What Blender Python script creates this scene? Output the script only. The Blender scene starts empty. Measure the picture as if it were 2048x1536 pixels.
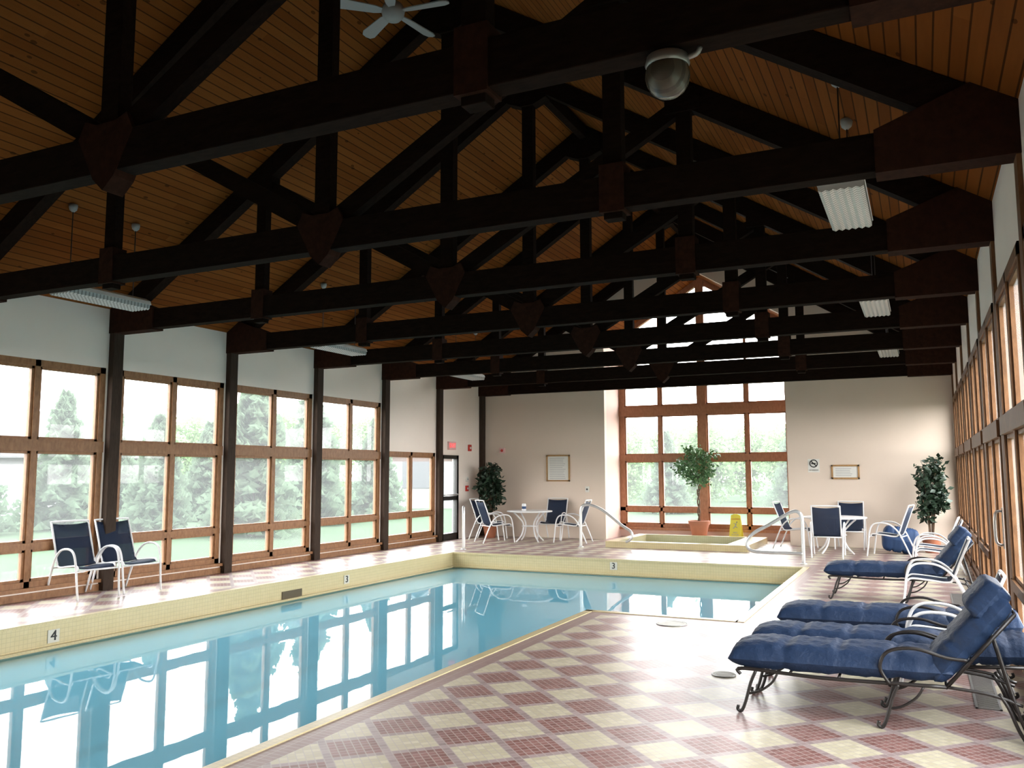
import bpy, bmesh, math, random
from mathutils import Vector, Matrix, Euler
random.seed(7)
SC=bpy.context.scene; COL=SC.collection
pi=math.pi
# ---------------------------------------------------------------- materials
def nodes(m):
    m.use_nodes=True; nt=m.node_tree; nt.nodes.clear(); return nt
class NT:
    def __init__(s,name):
        s.m=bpy.data.materials.new(name); s.nt=nodes(s.m); s.out=s.n('ShaderNodeOutputMaterial')
    def n(s,t,**k):
        x=s.nt.nodes.new(t)
        for a,b in k.items(): setattr(x,a,b)
        return x
    def l(s,a,b): s.nt.links.new(a,b)
    def put(s,inp,v):
        if isinstance(v,bpy.types.NodeSocket): s.l(v,inp)
        elif v is not None: inp.default_value=v
    def math(s,op,a,b=None,c=None):
        x=s.n('ShaderNodeMath',operation=op); s.put(x.inputs[0],a)
        if b is not None: s.put(x.inputs[1],b)
        if c is not None: s.put(x.inputs[2],c)
        return x.outputs[0]
    def mix(s,f,a,b,mode='MIX'):
        x=s.n('ShaderNodeMix',data_type='RGBA',blend_type=mode); s.put(x.inputs[0],f)
        for i,v in ((6,a),(7,b)):
            if isinstance(v,tuple): v=tuple(v)+((1,) if len(v)==3 else ())
            s.put(x.inputs[i],v)
        return x.outputs[2]
    def coord(s,scale=(1,1,1),rot=(0,0,0)):
        t=s.n('ShaderNodeTexCoord'); mp=s.n('ShaderNodeMapping'); s.l(t.outputs['Object'],mp.inputs[0])
        mp.inputs['Scale'].default_value=scale; mp.inputs['Rotation'].default_value=rot; return mp.outputs[0]
    def noise(s,vec,scale,detail=3,rough=.5):
        x=s.n('ShaderNodeTexNoise'); s.l(vec,x.inputs['Vector']); x.inputs['Scale'].default_value=scale; x.inputs['Detail'].default_value=detail; x.inputs['Roughness'].default_value=rough; return x.outputs[0]
    def ramp(s,f,stops):
        x=s.n('ShaderNodeValToRGB'); s.put(x.inputs[0],f); e=x.color_ramp.elements
        while len(e)<len(stops): e.new(.5)
        for i,(p,c) in enumerate(stops): e[i].position=p; e[i].color=tuple(c)+(1,)
        return x.outputs[0]
    def bsdf(s,color,rough=.5,metal=0,spec=.5,bump=None,bstr=.2,bdist=.01,emis=None,estr=0):
        b=s.n('ShaderNodeBsdfPrincipled')
        if isinstance(color,tuple): color=tuple(color[:3])+(1,)
        s.put(b.inputs['Base Color'],color); s.put(b.inputs['Roughness'],rough); b.inputs['Metallic'].default_value=metal
        b.inputs['Specular IOR Level'].default_value=spec
        if bump is not None:
            bp=s.n('ShaderNodeBump'); bp.inputs['Strength'].default_value=bstr; bp.inputs['Distance'].default_value=bdist; s.l(bump,bp.inputs['Height']); s.l(bp.outputs[0],b.inputs['Normal'])
        if emis: b.inputs['Emission Color'].default_value=tuple(emis)+(1,); b.inputs['Emission Strength'].default_value=estr
        s.l(b.outputs[0],s.out.inputs[0]); return b
def simple(name,c,rough=.5,metal=0,spec=.5,var=.12,vs=6,emis=None,estr=0):
    k=NT(name); v=k.coord(); nz=k.noise(v,vs)
    col=k.mix(k.math('MULTIPLY',nz,1.0),tuple(x*(1-var) for x in c),tuple(min(1,x*(1+var)) for x in c))
    k.bsdf(col,rough,metal,spec,emis=emis,estr=estr); return k.m
def woodmat(name,c1,c2,scale=(1,1,1),rough=.55,gr=8,spec=.4):
    k=NT(name); v=k.coord(scale); nz=k.noise(v,gr,6,.65)
    k.bsdf(k.ramp(nz,[(.3,c1),(.7,c2)]),rough,spec=spec,bump=nz,bstr=.15); return k.m
M_truss=woodmat('dark_timber',(.006,.0032,.002),(.016,.0085,.0055),(1,4,4),.9,spec=.06)
M_gusset=woodmat('gusset_plywood',(.020,.0085,.0055),(.038,.016,.010),(2,2,2),.9,spec=.06)
M_post=woodmat('post_timber',(.026,.015,.010),(.05,.031,.02),(6,6,1),.7,spec=.2)
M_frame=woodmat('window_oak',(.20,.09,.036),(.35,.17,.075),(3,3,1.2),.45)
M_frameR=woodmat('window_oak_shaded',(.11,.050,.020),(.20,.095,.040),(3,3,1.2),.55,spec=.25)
M_bayframe=woodmat('bay_cedar',(.28,.115,.055),(.42,.19,.10),(3,3,1.2),.4)
M_door=simple('bronze_metal',(.012,.011,.010),.35)
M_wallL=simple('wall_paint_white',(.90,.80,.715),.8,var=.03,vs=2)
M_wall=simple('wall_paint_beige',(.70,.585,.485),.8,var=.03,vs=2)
M_wallB=simple('bay_paint',(.70,.49,.42),.8,var=.03,vs=2)
M_white=simple('white_enamel',(.76,.76,.76),.35,var=.03)
M_fan=simple('fan_enamel',(.30,.30,.29),.5,var=.03)
M_chrome=simple('brushed_steel',(.62,.62,.61),.3,.6,var=.05)
M_iron=simple('wrought_iron',(.015,.012,.011),.4,var=.2)
M_terra=simple('terracotta',(.40,.14,.07),.7,var=.15)
M_trunk=simple('bark',(.12,.07,.04),.8,var=.3,vs=20)
M_barkout=simple('outdoor_bark',(.07,.068,.06),.9,var=.3,vs=8)
M_soil=simple('soil',(.03,.02,.012),.9)
M_leaf=simple('ficus_leaf',(.095,.20,.075),.5,var=.5,vs=9)
M_leafd=simple('dark_leaf',(.014,.034,.016),.5,var=.5,vs=9)
M_yellow=simple('yellow_plastic',(.68,.58,.06),.4,var=.04)
M_red=simple('red_plastic',(.5,.03,.02),.4)
M_redglow=simple('red_glow',(.8,.05,.05),.5,emis=(1,.06,.08),estr=1.2)
M_black=simple('black_ink',(.01,.01,.01),.6)
M_grey=simple('grey_print',(.33,.33,.34),.7)
M_paper=simple('paper',(.70,.69,.64),.7,var=.03)
M_mtile=simple('marker_tile',(.56,.54,.46),.5,var=.03)
M_blue=simple('blue_tarp',(.012,.045,.13),.6,var=.4)
M_steel=simple('floor_metal',(.3,.3,.29),.4,.7)
M_holeshade=simple('recess_shade',(.08,.06,.03),.7)
M_pinktrim=simple('pale_sign',(.8,.5,.48),.5)
M_brass=woodmat('notice_frame_wood',(.3,.16,.06),(.45,.26,.1),(4,4,4))
M_lane=simple('lane_tile',(.02,.05,.08),.4)
M_roofshingle=simple('shingles',(.075,.077,.078),.9)
M_siding=simple('siding',(.125,.13,.128),.8)
M_brownsid=simple('brown_siding',(.060,.036,.028),.8)
M_hwin=simple('house_glass',(.05,.055,.06),.3)
def cushmat():
    k=NT('navy_vinyl_cushion'); v=k.coord(); nz=k.noise(v,9,4,.6); n2=k.noise(v,30,3)
    k.bsdf(k.mix(nz,(.009,.022,.056),(.013,.031,.076)),k.math('MULTIPLY_ADD',n2,.15,.5),spec=.35,bump=nz,bstr=.45,bdist=.035); return k.m
M_cush=cushmat()
def slingmat():
    k=NT('navy_sling_mesh'); v=k.coord(); nz=k.noise(v,40)
    b=k.bsdf(k.mix(nz,(.012,.020,.045),(.022,.036,.070)),.7,spec=.2)
    t=k.n('ShaderNodeBsdfTransparent'); ms=k.n('ShaderNodeMixShader'); ms.inputs[0].default_value=.15
    k.l(b.outputs[0],ms.inputs[1]); k.l(t.outputs[0],ms.inputs[2]); k.l(ms.outputs[0],k.out.inputs[0]); return k.m
M_sling=slingmat()
def glassmat():
    # pool-house glazing: mostly clear, faint reflection, translucent veil imitating overexposure haze outside
    k=NT('window_glass'); t=k.n('ShaderNodeBsdfTransparent'); g=k.n('ShaderNodeBsdfGlossy'); g.inputs['Roughness'].default_value=.02
    v=k.coord(); nz=k.noise(v,1.5); ms=k.n('ShaderNodeMixShader'); k.l(k.math('MULTIPLY',nz,.06),ms.inputs[0])
    k.l(t.outputs[0],ms.inputs[1]); k.l(g.outputs[0],ms.inputs[2])
    h=k.n('ShaderNodeBsdfTranslucent'); h.inputs[0].default_value=(.95,.98,1,1); m2=k.n('ShaderNodeMixShader'); k.l(k.math('MULTIPLY_ADD',nz,.02,.06),m2.inputs[0])
    k.l(ms.outputs[0],m2.inputs[1]); k.l(h.outputs[0],m2.inputs[2]); k.l(m2.outputs[0],k.out.inputs[0]); return k.m
M_glass=glassmat()
def watermat():
    # slightly cloudy turquoise pool water: clear + scattering, fresnel reflection on its upper side
    k=NT('pool_water'); v=k.coord((1,1,1)); nz=k.noise(v,1.6,2,.5)
    bp=k.n('ShaderNodeBump'); bp.inputs['Strength'].default_value=.022; bp.inputs['Distance'].default_value=.03; k.l(nz,bp.inputs['Height'])
    t=k.n('ShaderNodeBsdfTransparent'); t.inputs[0].default_value=(.74,.95,1,1)
    d=k.n('ShaderNodeBsdfDiffuse'); d.inputs[0].default_value=(.27,.66,.82,1)
    m1=k.n('ShaderNodeMixShader'); m1.inputs[0].default_value=.68; k.l(t.outputs[0],m1.inputs[1]); k.l(d.outputs[0],m1.inputs[2])
    g=k.n('ShaderNodeBsdfGlossy'); g.inputs['Roughness'].default_value=.008; k.l(bp.outputs[0],g.inputs['Normal'])
    f=k.n('ShaderNodeFresnel'); f.inputs[0].default_value=1.42; k.l(bp.outputs[0],f.inputs['Normal'])
    ge=k.n('ShaderNodeNewGeometry'); ff=k.math('MULTIPLY',f.outputs[0],k.math('SUBTRACT',1.0,ge.outputs['Backfacing']))
    ms=k.n('ShaderNodeMixShader'); k.l(ff,ms.inputs[0]); k.l(m1.outputs[0],ms.inputs[1]); k.l(g.outputs[0],ms.inputs[2]); k.l(ms.outputs[0],k.out.inputs[0]); return k.m
M_water=watermat()
def fract_edge(k,x,size,w):
    f=k.math('FRACT',k.math('DIVIDE',x,size)); d=k.math('ABSOLUTE',k.math('SUBTRACT',f,.5))
    return k.math('GREATER_THAN',d,.5-w/size/2)
def tilemat(name,kind):
    k=NT(name); rot=(0,0,pi/4) if kind=='checker' else (0,0,0)
    v=k.coord((1,1,1),rot); sp=k.n('ShaderNodeSeparateXYZ'); k.l(v,sp.inputs[0]); x,y,z=sp.outputs
    ts=.048; h=ts/2; nz=k.noise(v,2.5,3); n3=k.noise(v,14,2)
    if kind=='checker':
        C=ts*7; x1=k.math('ADD',x,h); y1=k.math('ADD',y,h)
        ck=k.math('GREATER_THAN',k.math('FRACT',k.math('MULTIPLY',k.math('ADD',k.math('FLOOR',k.math('DIVIDE',x,C)),k.math('FLOOR',k.math('DIVIDE',y,C))),.5)),.25)
        cb=k.n('ShaderNodeCombineXYZ'); k.l(k.math('FLOOR',k.math('DIVIDE',x1,ts)),cb.inputs[0]); k.l(k.math('FLOOR',k.math('DIVIDE',y1,ts)),cb.inputs[1])
        wn=k.n('ShaderNodeTexWhiteNoise',noise_dimensions='2D'); k.l(cb.outputs[0],wn.inputs['Vector'])
        red=k.mix(wn.outputs[0],(.19,.088,.078),(.275,.14,.125)); cr=k.mix(wn.outputs[0],(.47,.42,.29),(.56,.51,.37))
        col=k.mix(ck,red,cr)
        e=k.math('MAXIMUM',fract_edge(k,x,C,ts),fract_edge(k,y,C,ts))
        col=k.mix(e,col,k.mix(wn.outputs[0],(.27,.205,.20),(.36,.28,.275)))
        g=k.math('MAXIMUM',fract_edge(k,x1,ts,.007),fract_edge(k,y1,ts,.007))
        col=k.mix(k.math('MULTIPLY',g,.65),col,(.42,.37,.34)); rough=k.math('MULTIPLY_ADD',nz,.06,.30)
        k.bsdf(col,rough,bump=k.math('SUBTRACT',1.0,g),bstr=.15,bdist=.003,spec=.38)
    elif kind=='band':
        g=k.math('MAXIMUM',fract_edge(k,x,ts*2,.006),fract_edge(k,y,ts,.006))
        col=k.mix(n3,(.23,.15,.135),(.32,.22,.20)); col=k.mix(k.math('MULTIPLY',g,.6),col,(.42,.36,.33))
        k.bsdf(col,k.math('MULTIPLY_ADD',nz,.06,.32),spec=.38)
    elif kind=='cream':
        g=k.math('MAXIMUM',k.math('MAXIMUM',fract_edge(k,x,ts,.006),fract_edge(k,y,ts,.006)),fract_edge(k,z,ts,.006))
        col=k.mix(n3,(.50,.42,.22),(.60,.51,.30)); col=k.mix(k.math('MULTIPLY',g,.4),col,(.33,.28,.18))
        k.bsdf(col,.3,spec=.4)
    return k.m
M_checker=tilemat('mosaic_checker','checker'); M_band=tilemat('mosaic_brown_band','band'); M_cream=tilemat('mosaic_cream','cream')
M_basin=simple('basin_plaster',(.36,.70,.82),.6,var=.08,vs=1.5)
def planks():
    k=NT('pine_planks'); v=k.coord(); sp=k.n('ShaderNodeSeparateXYZ'); k.l(v,sp.inputs[0]); x,y,z=sp.outputs
    W=.092; idx=k.math('FLOOR',k.math('DIVIDE',x,W))
    wn=k.n('ShaderNodeTexWhiteNoise',noise_dimensions='1D'); k.l(idx,wn.inputs['W'])
    seg=k.math('FLOOR',k.math('DIVIDE',k.math('ADD',y,k.math('MULTIPLY',wn.outputs[0],7.0)),3.6))
    w2=k.n('ShaderNodeTexWhiteNoise',noise_dimensions='2D'); cb=k.n('ShaderNodeCombineXYZ'); k.l(idx,cb.inputs[0]); k.l(seg,cb.inputs[1]); k.l(cb.outputs[0],w2.inputs['Vector'])
    mp=k.n('ShaderNodeMapping'); k.l(v,mp.inputs[0]); mp.inputs['Scale'].default_value=(9,.9,9)
    gr=k.noise(mp.outputs[0],2.2,5,.6)
    col=k.mix(w2.outputs[0],(.165,.049,.0085),(.235,.080,.016)); col=k.mix(k.math('MULTIPLY',gr,.5),col,(.09,.025,.005))
    vo=k.n('ShaderNodeTexVoronoi'); m2=k.n('ShaderNodeMapping'); k.l(v,m2.inputs[0]); m2.inputs['Scale'].default_value=(6.5,3.2,3.2); k.l(m2.outputs[0],vo.inputs['Vector']); vo.inputs['Scale'].default_value=1
    kn=k.math('LESS_THAN',vo.outputs['Distance'],.11); col=k.mix(k.math('MULTIPLY',kn,.65),col,(.03,.009,.002))
    ln=fract_edge(k,x,W,.011); col=k.mix(k.math('MULTIPLY',ln,.75),col,(.018,.006,.002))
    k.bsdf(col,.75,spec=.05,bump=k.math('SUBTRACT',1.0,ln),bstr=.3,bdist=.01); return k.m
M_planks=planks()
def fol(name,a,b,tr=.5):
    k=NT(name); v=k.coord(); nz=k.noise(v,1.8,3); col=k.mix(nz,a,b)
    d=k.n('ShaderNodeBsdfDiffuse'); t=k.n('ShaderNodeBsdfTranslucent'); ms=k.n('ShaderNodeMixShader'); ms.inputs[0].default_value=tr
    k.l(col,d.inputs[0]); k.l(col,t.inputs[0]); k.l(d.outputs[0],ms.inputs[1]); k.l(t.outputs[0],ms.inputs[2]); k.l(ms.outputs[0],k.out.inputs[0]); return k.m
M_con=fol('conifer_needles',(.100,.145,.098),(.125,.18,.115)); M_dec=fol('broad_leaves',(.135,.215,.10),(.17,.265,.12))
M_lawn=fol('lawn_grass',(.036,.056,.034),(.046,.068,.042),0)
# ---------------------------------------------------------------- mesh tools
class MB:
    def __init__(s): s.v=[]; s.f=[]; s.mi=[]
    def add(s,vs,fs,mi=0):
        o=len(s.v); s.v+= [tuple(p) for p in vs]; s.f+=[tuple(i+o for i in f) for f in fs]; s.mi+=[mi]*len(fs)
    def box(s,lo,hi,mi=0,R=None,c=None):
        x0,y0,z0=lo;x1,y1,z1=hi
        vs=[Vector(p) for p in ((x0,y0,z0),(x1,y0,z0),(x1,y1,z0),(x0,y1,z0),(x0,y0,z1),(x1,y0,z1),(x1,y1,z1),(x0,y1,z1))]
        if R is not None: vs=[R@p+Vector(c or (0,0,0)) for p in vs]
        s.add(vs,[(0,3,2,1),(4,5,6,7),(0,1,5,4),(1,2,6,5),(2,3,7,6),(3,0,4,7)],mi)
    def beam(s,p0,p1,w,h,side=(0,1,0),mi=0):
        p0=Vector(p0);p1=Vector(p1);d=(p1-p0).normalized(); sd=Vector(side); sd=(sd-d*sd.dot(d)).normalized(); up=d.cross(sd)
        vs=[p+sd*a*w/2+up*b*h/2 for p in (p0,p1) for a,b in ((-1,-1),(1,-1),(1,1),(-1,1))]
        s.add(vs,[(0,1,2,3),(7,6,5,4),(0,4,5,1),(1,5,6,2),(2,6,7,3),(3,7,4,0)],mi)
    def prism(s,poly,a0,a1,axis='y',mi=0):
        def P(u,v,a): return (u,a,v) if axis=='y' else ((a,u,v) if axis=='x' else (u,v,a))
        n=len(poly); vs=[P(u,v,a0) for u,v in poly]+[P(u,v,a1) for u,v in poly]
        s.add(vs,[tuple(range(n)),tuple(range(2*n-1,n-1,-1))]+[(i,i+n,(i+1)%n+n,(i+1)%n) for i in range(n)],mi)
    def tube(s,pts,r,n=8,mi=0,closed=False,smooth=0):
        pts=[Vector(p) for p in pts]
        if smooth:
            q=[]; N=len(pts); rng=N if closed else N-1
            for i in range(rng):
                g=lambda j:(pts[j%N] if closed else pts[max(0,min(N-1,j))])
                a,b,c,d=g(i-1),g(i),g(i+1),g(i+2)
                for t in range(smooth):
                    t/=smooth; q.append(.5*((2*b)+(c-a)*t+(2*a-5*b+4*c-d)*t*t+(3*b-a-3*c+d)*t**3))
            if not closed: q.append(pts[-1])
            pts=q
        N=len(pts); rs=r if isinstance(r,(list,tuple)) else [r]*N
        if len(rs)!=N: rs=[rs[min(len(rs)-1,int(i*len(rs)/N))] for i in range(N)]
        tang=[]
        for i in range(N):
            a=pts[(i-1)%N] if closed or i>0 else pts[i]; b=pts[(i+1)%N] if closed or i<N-1 else pts[i]
            tang.append((b-a).normalized() if (b-a).length>1e-9 else Vector((0,0,1)))
        u=tang[0].orthogonal().normalized(); vs=[]
        for i in range(N):
            u=(u-tang[i]*u.dot(tang[i])); u=u.normalized() if u.length>1e-6 else tang[i].orthogonal().normalized()
            w=tang[i].cross(u)
            for j in range(n):
                a=2*pi*j/n; vs.append(pts[i]+(u*math.cos(a)+w*math.sin(a))*rs[i])
        fs=[]
        for i in range(N if closed else N-1):
            k=(i+1)%N
            for j in range(n): fs.append((i*n+j,i*n+(j+1)%n,k*n+(j+1)%n,k*n+j))
        if not closed: fs+= [tuple(range(n-1,-1,-1)),tuple((N-1)*n+j for j in range(n))]
        s.add(vs,fs,mi)
    def lathe(s,prof,n=24,c=(0,0,0),mi=0):
        vs=[];fs=[]
        for r,z in prof:
            for j in range(n): a=2*pi*j/n; vs.append((c[0]+r*math.cos(a),c[1]+r*math.sin(a),c[2]+z))
        for i in range(len(prof)-1):
            for j in range(n): fs.append((i*n+j,i*n+(j+1)%n,(i+1)*n+(j+1)%n,(i+1)*n+j))
        fs+=[tuple(range(n-1,-1,-1)),tuple((len(prof)-1)*n+j for j in range(n))]
        s.add(vs,fs,mi)
    def obj(s,name,mats,parent=None,smooth=False,fix=True,bevel=0,**props):
        me=bpy.data.meshes.new(name); me.from_pydata(s.v,[],s.f)
        for m in (mats if isinstance(mats,(list,tuple)) else [mats]): me.materials.append(m)
        me.polygons.foreach_set('material_index',s.mi)
        if fix:
            bm=bmesh.new(); bm.from_mesh(me); bmesh.ops.recalc_face_normals(bm,faces=bm.faces)
            bm.to_mesh(me); bm.free()
        if smooth: me.polygons.foreach_set('use_smooth',[True]*len(me.polygons))
        me.update()
        if smooth=='auto': 
            try: me.set_sharp_from_angle(angle=math.radians(40))
            except Exception: pass
        o=bpy.data.objects.new(name,me); COL.objects.link(o)
        if bevel:
            b=o.modifiers.new('bevel','BEVEL'); b.width=bevel; b.segments=2; b.limit_method='ANGLE'
        if parent: o.parent=parent
        for k,v in props.items(): o[k]=v
        return o
def empty(name,loc=(0,0,0),rot=0,**props):
    o=bpy.data.objects.new(name,None); o.empty_display_size=.2; o.location=loc; o.rotation_euler=(0,0,rot); COL.objects.link(o)
    for k,v in props.items(): o[k]=v
    return o
def dup(root,loc,rot,skip=(),**props):
    n=root.copy(); COL.objects.link(n); n.location=loc; n.rotation_euler=(0,0,rot)
    for k,v in props.items(): n[k]=v
    def rec(src,dst):
        for c in list(src.children):
            if c.name.split('.')[0] in skip: continue
            d=c.copy(); COL.objects.link(d); d.parent=dst; d.matrix_parent_inverse=c.matrix_parent_inverse.copy(); rec(c,d)
    rec(root,n); return n
def textpart(body,size,loc,rot,mat,parent,name='lettering',ext=.002,align='CENTER'):
    cu=bpy.data.curves.new('f','FONT'); cu.body=body; cu.size=size; cu.align_x=align; cu.align_y='CENTER'; cu.extrude=ext
    t=bpy.data.objects.new('f',cu); COL.objects.link(t)
    bpy.context.view_layer.update()
    me=bpy.data.meshes.new_from_object(t.evaluated_get(bpy.context.evaluated_depsgraph_get())); bpy.data.objects.remove(t)
    me.materials.clear(); me.materials.append(mat)
    me.transform(Matrix.Translation(Vector(loc))@Euler(rot).to_matrix().to_4x4())
    o=bpy.data.objects.new(name,me); COL.objects.link(o); o.parent=parent; return o
def ang(d): return math.radians(d)
# ---------------------------------------------------------------- dimensions
XL,XR=-10.377,.66; XC=(XL+XR)/2; Y0,S=8.428,2.276; YF=Y0+5*S; YB=Y0-5*S
POSTS=[Y0+S*i for i in range(-5,6)]
EAVE=3.95; SL=.63; RIDGE=EAVE+SL*(XR-XC)
def roofz(x): return RIDGE-SL*abs(x-XC)
BX0,BX1,YBAY=-6.99,-2.70,YF+1.2; BCX=(BX0+BX1)/2; BE=5.15; BSL=.62; BAP=BE+BSL*(BX1-BCX)
PX0,PX1,PX2=-8.68,-3.60,-1.87; PY0,PY1,PY2=1.2,9.55,15.28; WZ=-.30
TX0,TX1,TY0,TY1=-6.05,-3.70,17.95,20.05
ST=dict(kind='structure')
# ---------------------------------------------------------------- floor
def inpool(x,y): return (PX0<x<PX1 and PY0<y<PY2) or (PX1-.01<x<PX2 and PY1<y<PY2)
def intub(x,y): return TX0<x<TX1 and TY0<y<TY1
B=.24
xs=sorted({XL-.15,PX0-B,PX0,PX1,PX1+B,PX2,PX2+B,TX0,TX1,BX0,BX1,XR+.15})
ys=sorted({YB-.15,PY0-B,PY0,PY1-B,PY1,PY2,PY2+B,TY0,TY1,YF,YBAY+.1})
m=MB()
for i in range(len(xs)-1):
    for j in range(len(ys)-1):
        x0,x1,y0,y1=xs[i],xs[i+1],ys[j],ys[j+1]; cx,cy=(x0+x1)/2,(y0+y1)/2
        if inpool(cx,cy) or intub(cx,cy): continue
        if cy>YF and not (BX0<cx<BX1): continue
        near=any(inpool(cx+a,cy+b) for a in (-B,0,B) for b in (-B,0,B)) and (x1-x0<=B+.01 or y1-y0<=B+.01)
        m.add([(x0,y0,0),(x1,y0,0),(x1,y1,0),(x0,y1,0)],[(0,1,2,3)],1 if near else 0)
m.obj('floor',[M_checker,M_band],fix=False,**ST,label='mauve and cream diagonal mosaic tile pool deck')
# pool
pool=empty('swimming_pool',(0,0,0),label='L-shaped indoor pool with still turquoise water and cream tiled edge',category='pool')
def zb(y): return -1.05+.036*(y-7.5)
m=MB()
L=[(PX0,PY0),(PX1,PY0),(PX1,PY1),(PX2,PY1),(PX2,PY2),(PX0,PY2)]
n=len(L)
for i in range(n):
    a=L[i];b=L[(i+1)%n]
    m.add([(a[0],a[1],0),(b[0],b[1],0),(b[0],b[1],-.42),(a[0],a[1],-.42)],[(0,1,2,3)],0)
    m.add([(a[0],a[1],-.42),(b[0],b[1],-.42),(b[0],b[1],zb(b[1])),(a[0],a[1],zb(a[1]))],[(0,1,2,3)],1)
m.add([(x,y,zb(y)) for x,y in ((PX0,PY0),(PX1,PY0),(PX1,PY2),(PX0,PY2))],[(0,1,2,3)],1)
m.add([(x,y,zb(y)) for x,y in ((PX1,PY1),(PX2,PY1),(PX2,PY2),(PX1,PY2))],[(0,1,2,3)],1)
m.obj('basin',[M_cream,M_basin],pool,fix=False)
m=MB()
w=.07
def strip(x0,y0,x1,y1): m.box((x0,y0,-.02),(x1,y1,.008))
strip(PX0-w,PY0-w,PX0+.02,PY2+w); strip(PX0,PY2-.02,PX2+w,PY2+w); strip(PX2-.02,PY1-w,PX2+w,PY2); strip(PX1-.02,PY1-w,PX2,PY1+.02); strip(PX1-.02,PY0-w,PX1+w,PY1); strip(PX0,PY0-w,PX1,PY0+.02)
m.obj('coping',M_cream,pool)
m=MB()
m.box((PX0,PY0,-.28),(PX0+.05,PY2,-.26)); m.box((PX0,PY2-.05,-.28),(PX2,PY2,-.26)); m.box((PX2-.04,PY1,-.28),(PX2,PY2,-.26))
m.obj('overflow_lip',M_cream,pool)
m=MB(); m.add([(PX0,PY0,WZ),(PX1,PY0,WZ),(PX1,PY1,WZ),(PX2,PY1,WZ),(PX2,PY2,WZ),(PX0,PY2,WZ)],[(0,1,2,3,4,5)])
m.obj('water',M_water,pool,fix=False)
m=MB()
m.add([(x,y,zb(y)+.006) for x,y in ((-7.58,PY0+1),(-7.40,PY0+1),(-7.40,PY2-.6),(-7.58,PY2-.6))],[(0,1,2,3)])
m.obj('lane_line',M_lane,pool,fix=False)
m=MB(); m.box((PX0,10.15,-.26),(PX0+.012,10.6,-.15)); m.obj('skimmer_opening',M_holeshade,pool)  # thin plate; its dark colour stands for the shade inside the recess
def marker(txt,loc,rotz,size=.11):
    e=empty('depth_marker',loc,rotz,label='white tile depth marker with black number %s'%txt,category='sign',group='pool depth markers')
    m=MB(); m.box((-.07,-.008,-.07),(.07,.0,.07)); m.obj('tile',M_mtile,e)
    textpart(txt,size*1.4,(0,-.010,0),(pi/2,0,0),M_black,e,'numeral',.006)
marker('4',(PX0+.002,6.44,-.16),pi/2); marker('3',(PX0+.002,11.73,-.14),pi/2); marker('3',(-5.25,PY2-.002,-.12),0)
# hot tub
tub=empty('hot_tub',(0,0,0),label='square sunken hot tub with raised cream mosaic tile rim',category='hot tub')
m=MB(); c=.13; rw=.22; re=.45
for lo,hi in (((TX0-rw,TY0-rw,0),(TX1+re,TY0,c)),((TX0-rw,TY1,0),(TX1+re,TY1+.12,c)),((TX0-rw,TY0,0),(TX0,TY1,c)),((TX1,TY0,0),(TX1+re,TY1,c))): m.box(lo,hi)
m.obj('rim',M_cream,tub)
m=MB(); T=[(TX0,TY0),(TX1,TY0),(TX1,TY1),(TX0,TY1)]
for i in range(4):
    a=T[i];b=T[(i+1)%4]; m.add([(a[0],a[1],0),(b[0],b[1],0),(b[0],b[1],-.9),(a[0],a[1],-.9)],[(0,1,2,3)])
m.add([(x,y,-.9) for x,y in T],[(0,1,2,3)]); m.obj('basin',M_cream,tub,fix=False)
m=MB(); m.add([(x,y,-.12) for x,y in T],[(0,1,2,3)]); m.obj('water',M_water,tub,fix=False)
# ---------------------------------------------------------------- walls
def panel(m,axis,a0,a1,us,zs,holes,mi=0):
    us=sorted(set(us));zs=sorted(set(zs))
    for i in range(len(us)-1):
        for j in range(len(zs)-1):
            u=(us[i]+us[i+1])/2;z=(zs[j]+zs[j+1])/2
            if any(h[0]<u<h[1] and h[2]<z<h[3] for h in holes): continue
            if axis=='x': m.box((a0,us[i],zs[j]),(a1,us[i+1],zs[j+1]),mi)
            else: m.box((us[i],a0,zs[j]),(us[i+1],a1,zs[j+1]),mi)
WZ0,WZ1,WR=.15,3.10,2.08
G=.11; GR=.17
left=[];right=[]
for i in range(len(POSTS)-1):
    a,b=POSTS[i]+G,POSTS[i+1]-G
    if i==9: left.append((17.70,18.52,0,2.04,'exit'))
    elif i==8: left.append((a,b,WZ0,WR,'low'))
    elif i>=1: left.append((a,b,WZ0,WZ1,'full'))
    if i>=2: right.append((POSTS[i]+GR,POSTS[i+1]-GR,0 if i==5 else WZ0,WZ1,'slider' if i==5 else 'full'))
for nm,x0,x1,wins in (('wall_left',XL-.16,XL,left),('wall_right',XR,XR+.16,right)):
    m=MB(); us=[YB-.15,YF+.15]+[w for h in wins for w in h[:2]]; zs=[0,EAVE+.02]+[w for h in wins for w in h[2:4]]
    panel(m,'x',x0,x1,us,zs,[h[:4] for h in wins]); m.obj(nm,M_wallL,**ST)
m=MB(); t=.16
m.prism([(XL,0),(BX0,0),(BX0,roofz(BX0)),(XL,roofz(XL))],YF,YF+t)
m.prism([(BX1,0),(XR,0),(XR,roofz(XR)),(BX1,roofz(BX1))],YF,YF+t)
m.prism([(BX0,BE),(BCX,BAP),(BCX,RIDGE),(BX0,roofz(BX0))],YF,YF+t)
m.prism([(BCX,BAP),(BX1,BE),(BX1,roofz(BX1)),(BCX,RIDGE)],YF,YF+t)
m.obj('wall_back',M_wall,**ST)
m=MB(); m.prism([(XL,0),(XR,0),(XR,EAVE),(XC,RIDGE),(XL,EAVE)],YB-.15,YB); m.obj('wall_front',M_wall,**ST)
for nm,x0,x1 in (('wall_bay_left',BX0-.14,BX0),('wall_bay_right',BX1,BX1+.14)):
    m=MB(); m.box((x0,YF+t,0),(x1,YBAY+.1,BE+.05)); m.obj(nm,M_wallB,**ST)
m=MB()
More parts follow.
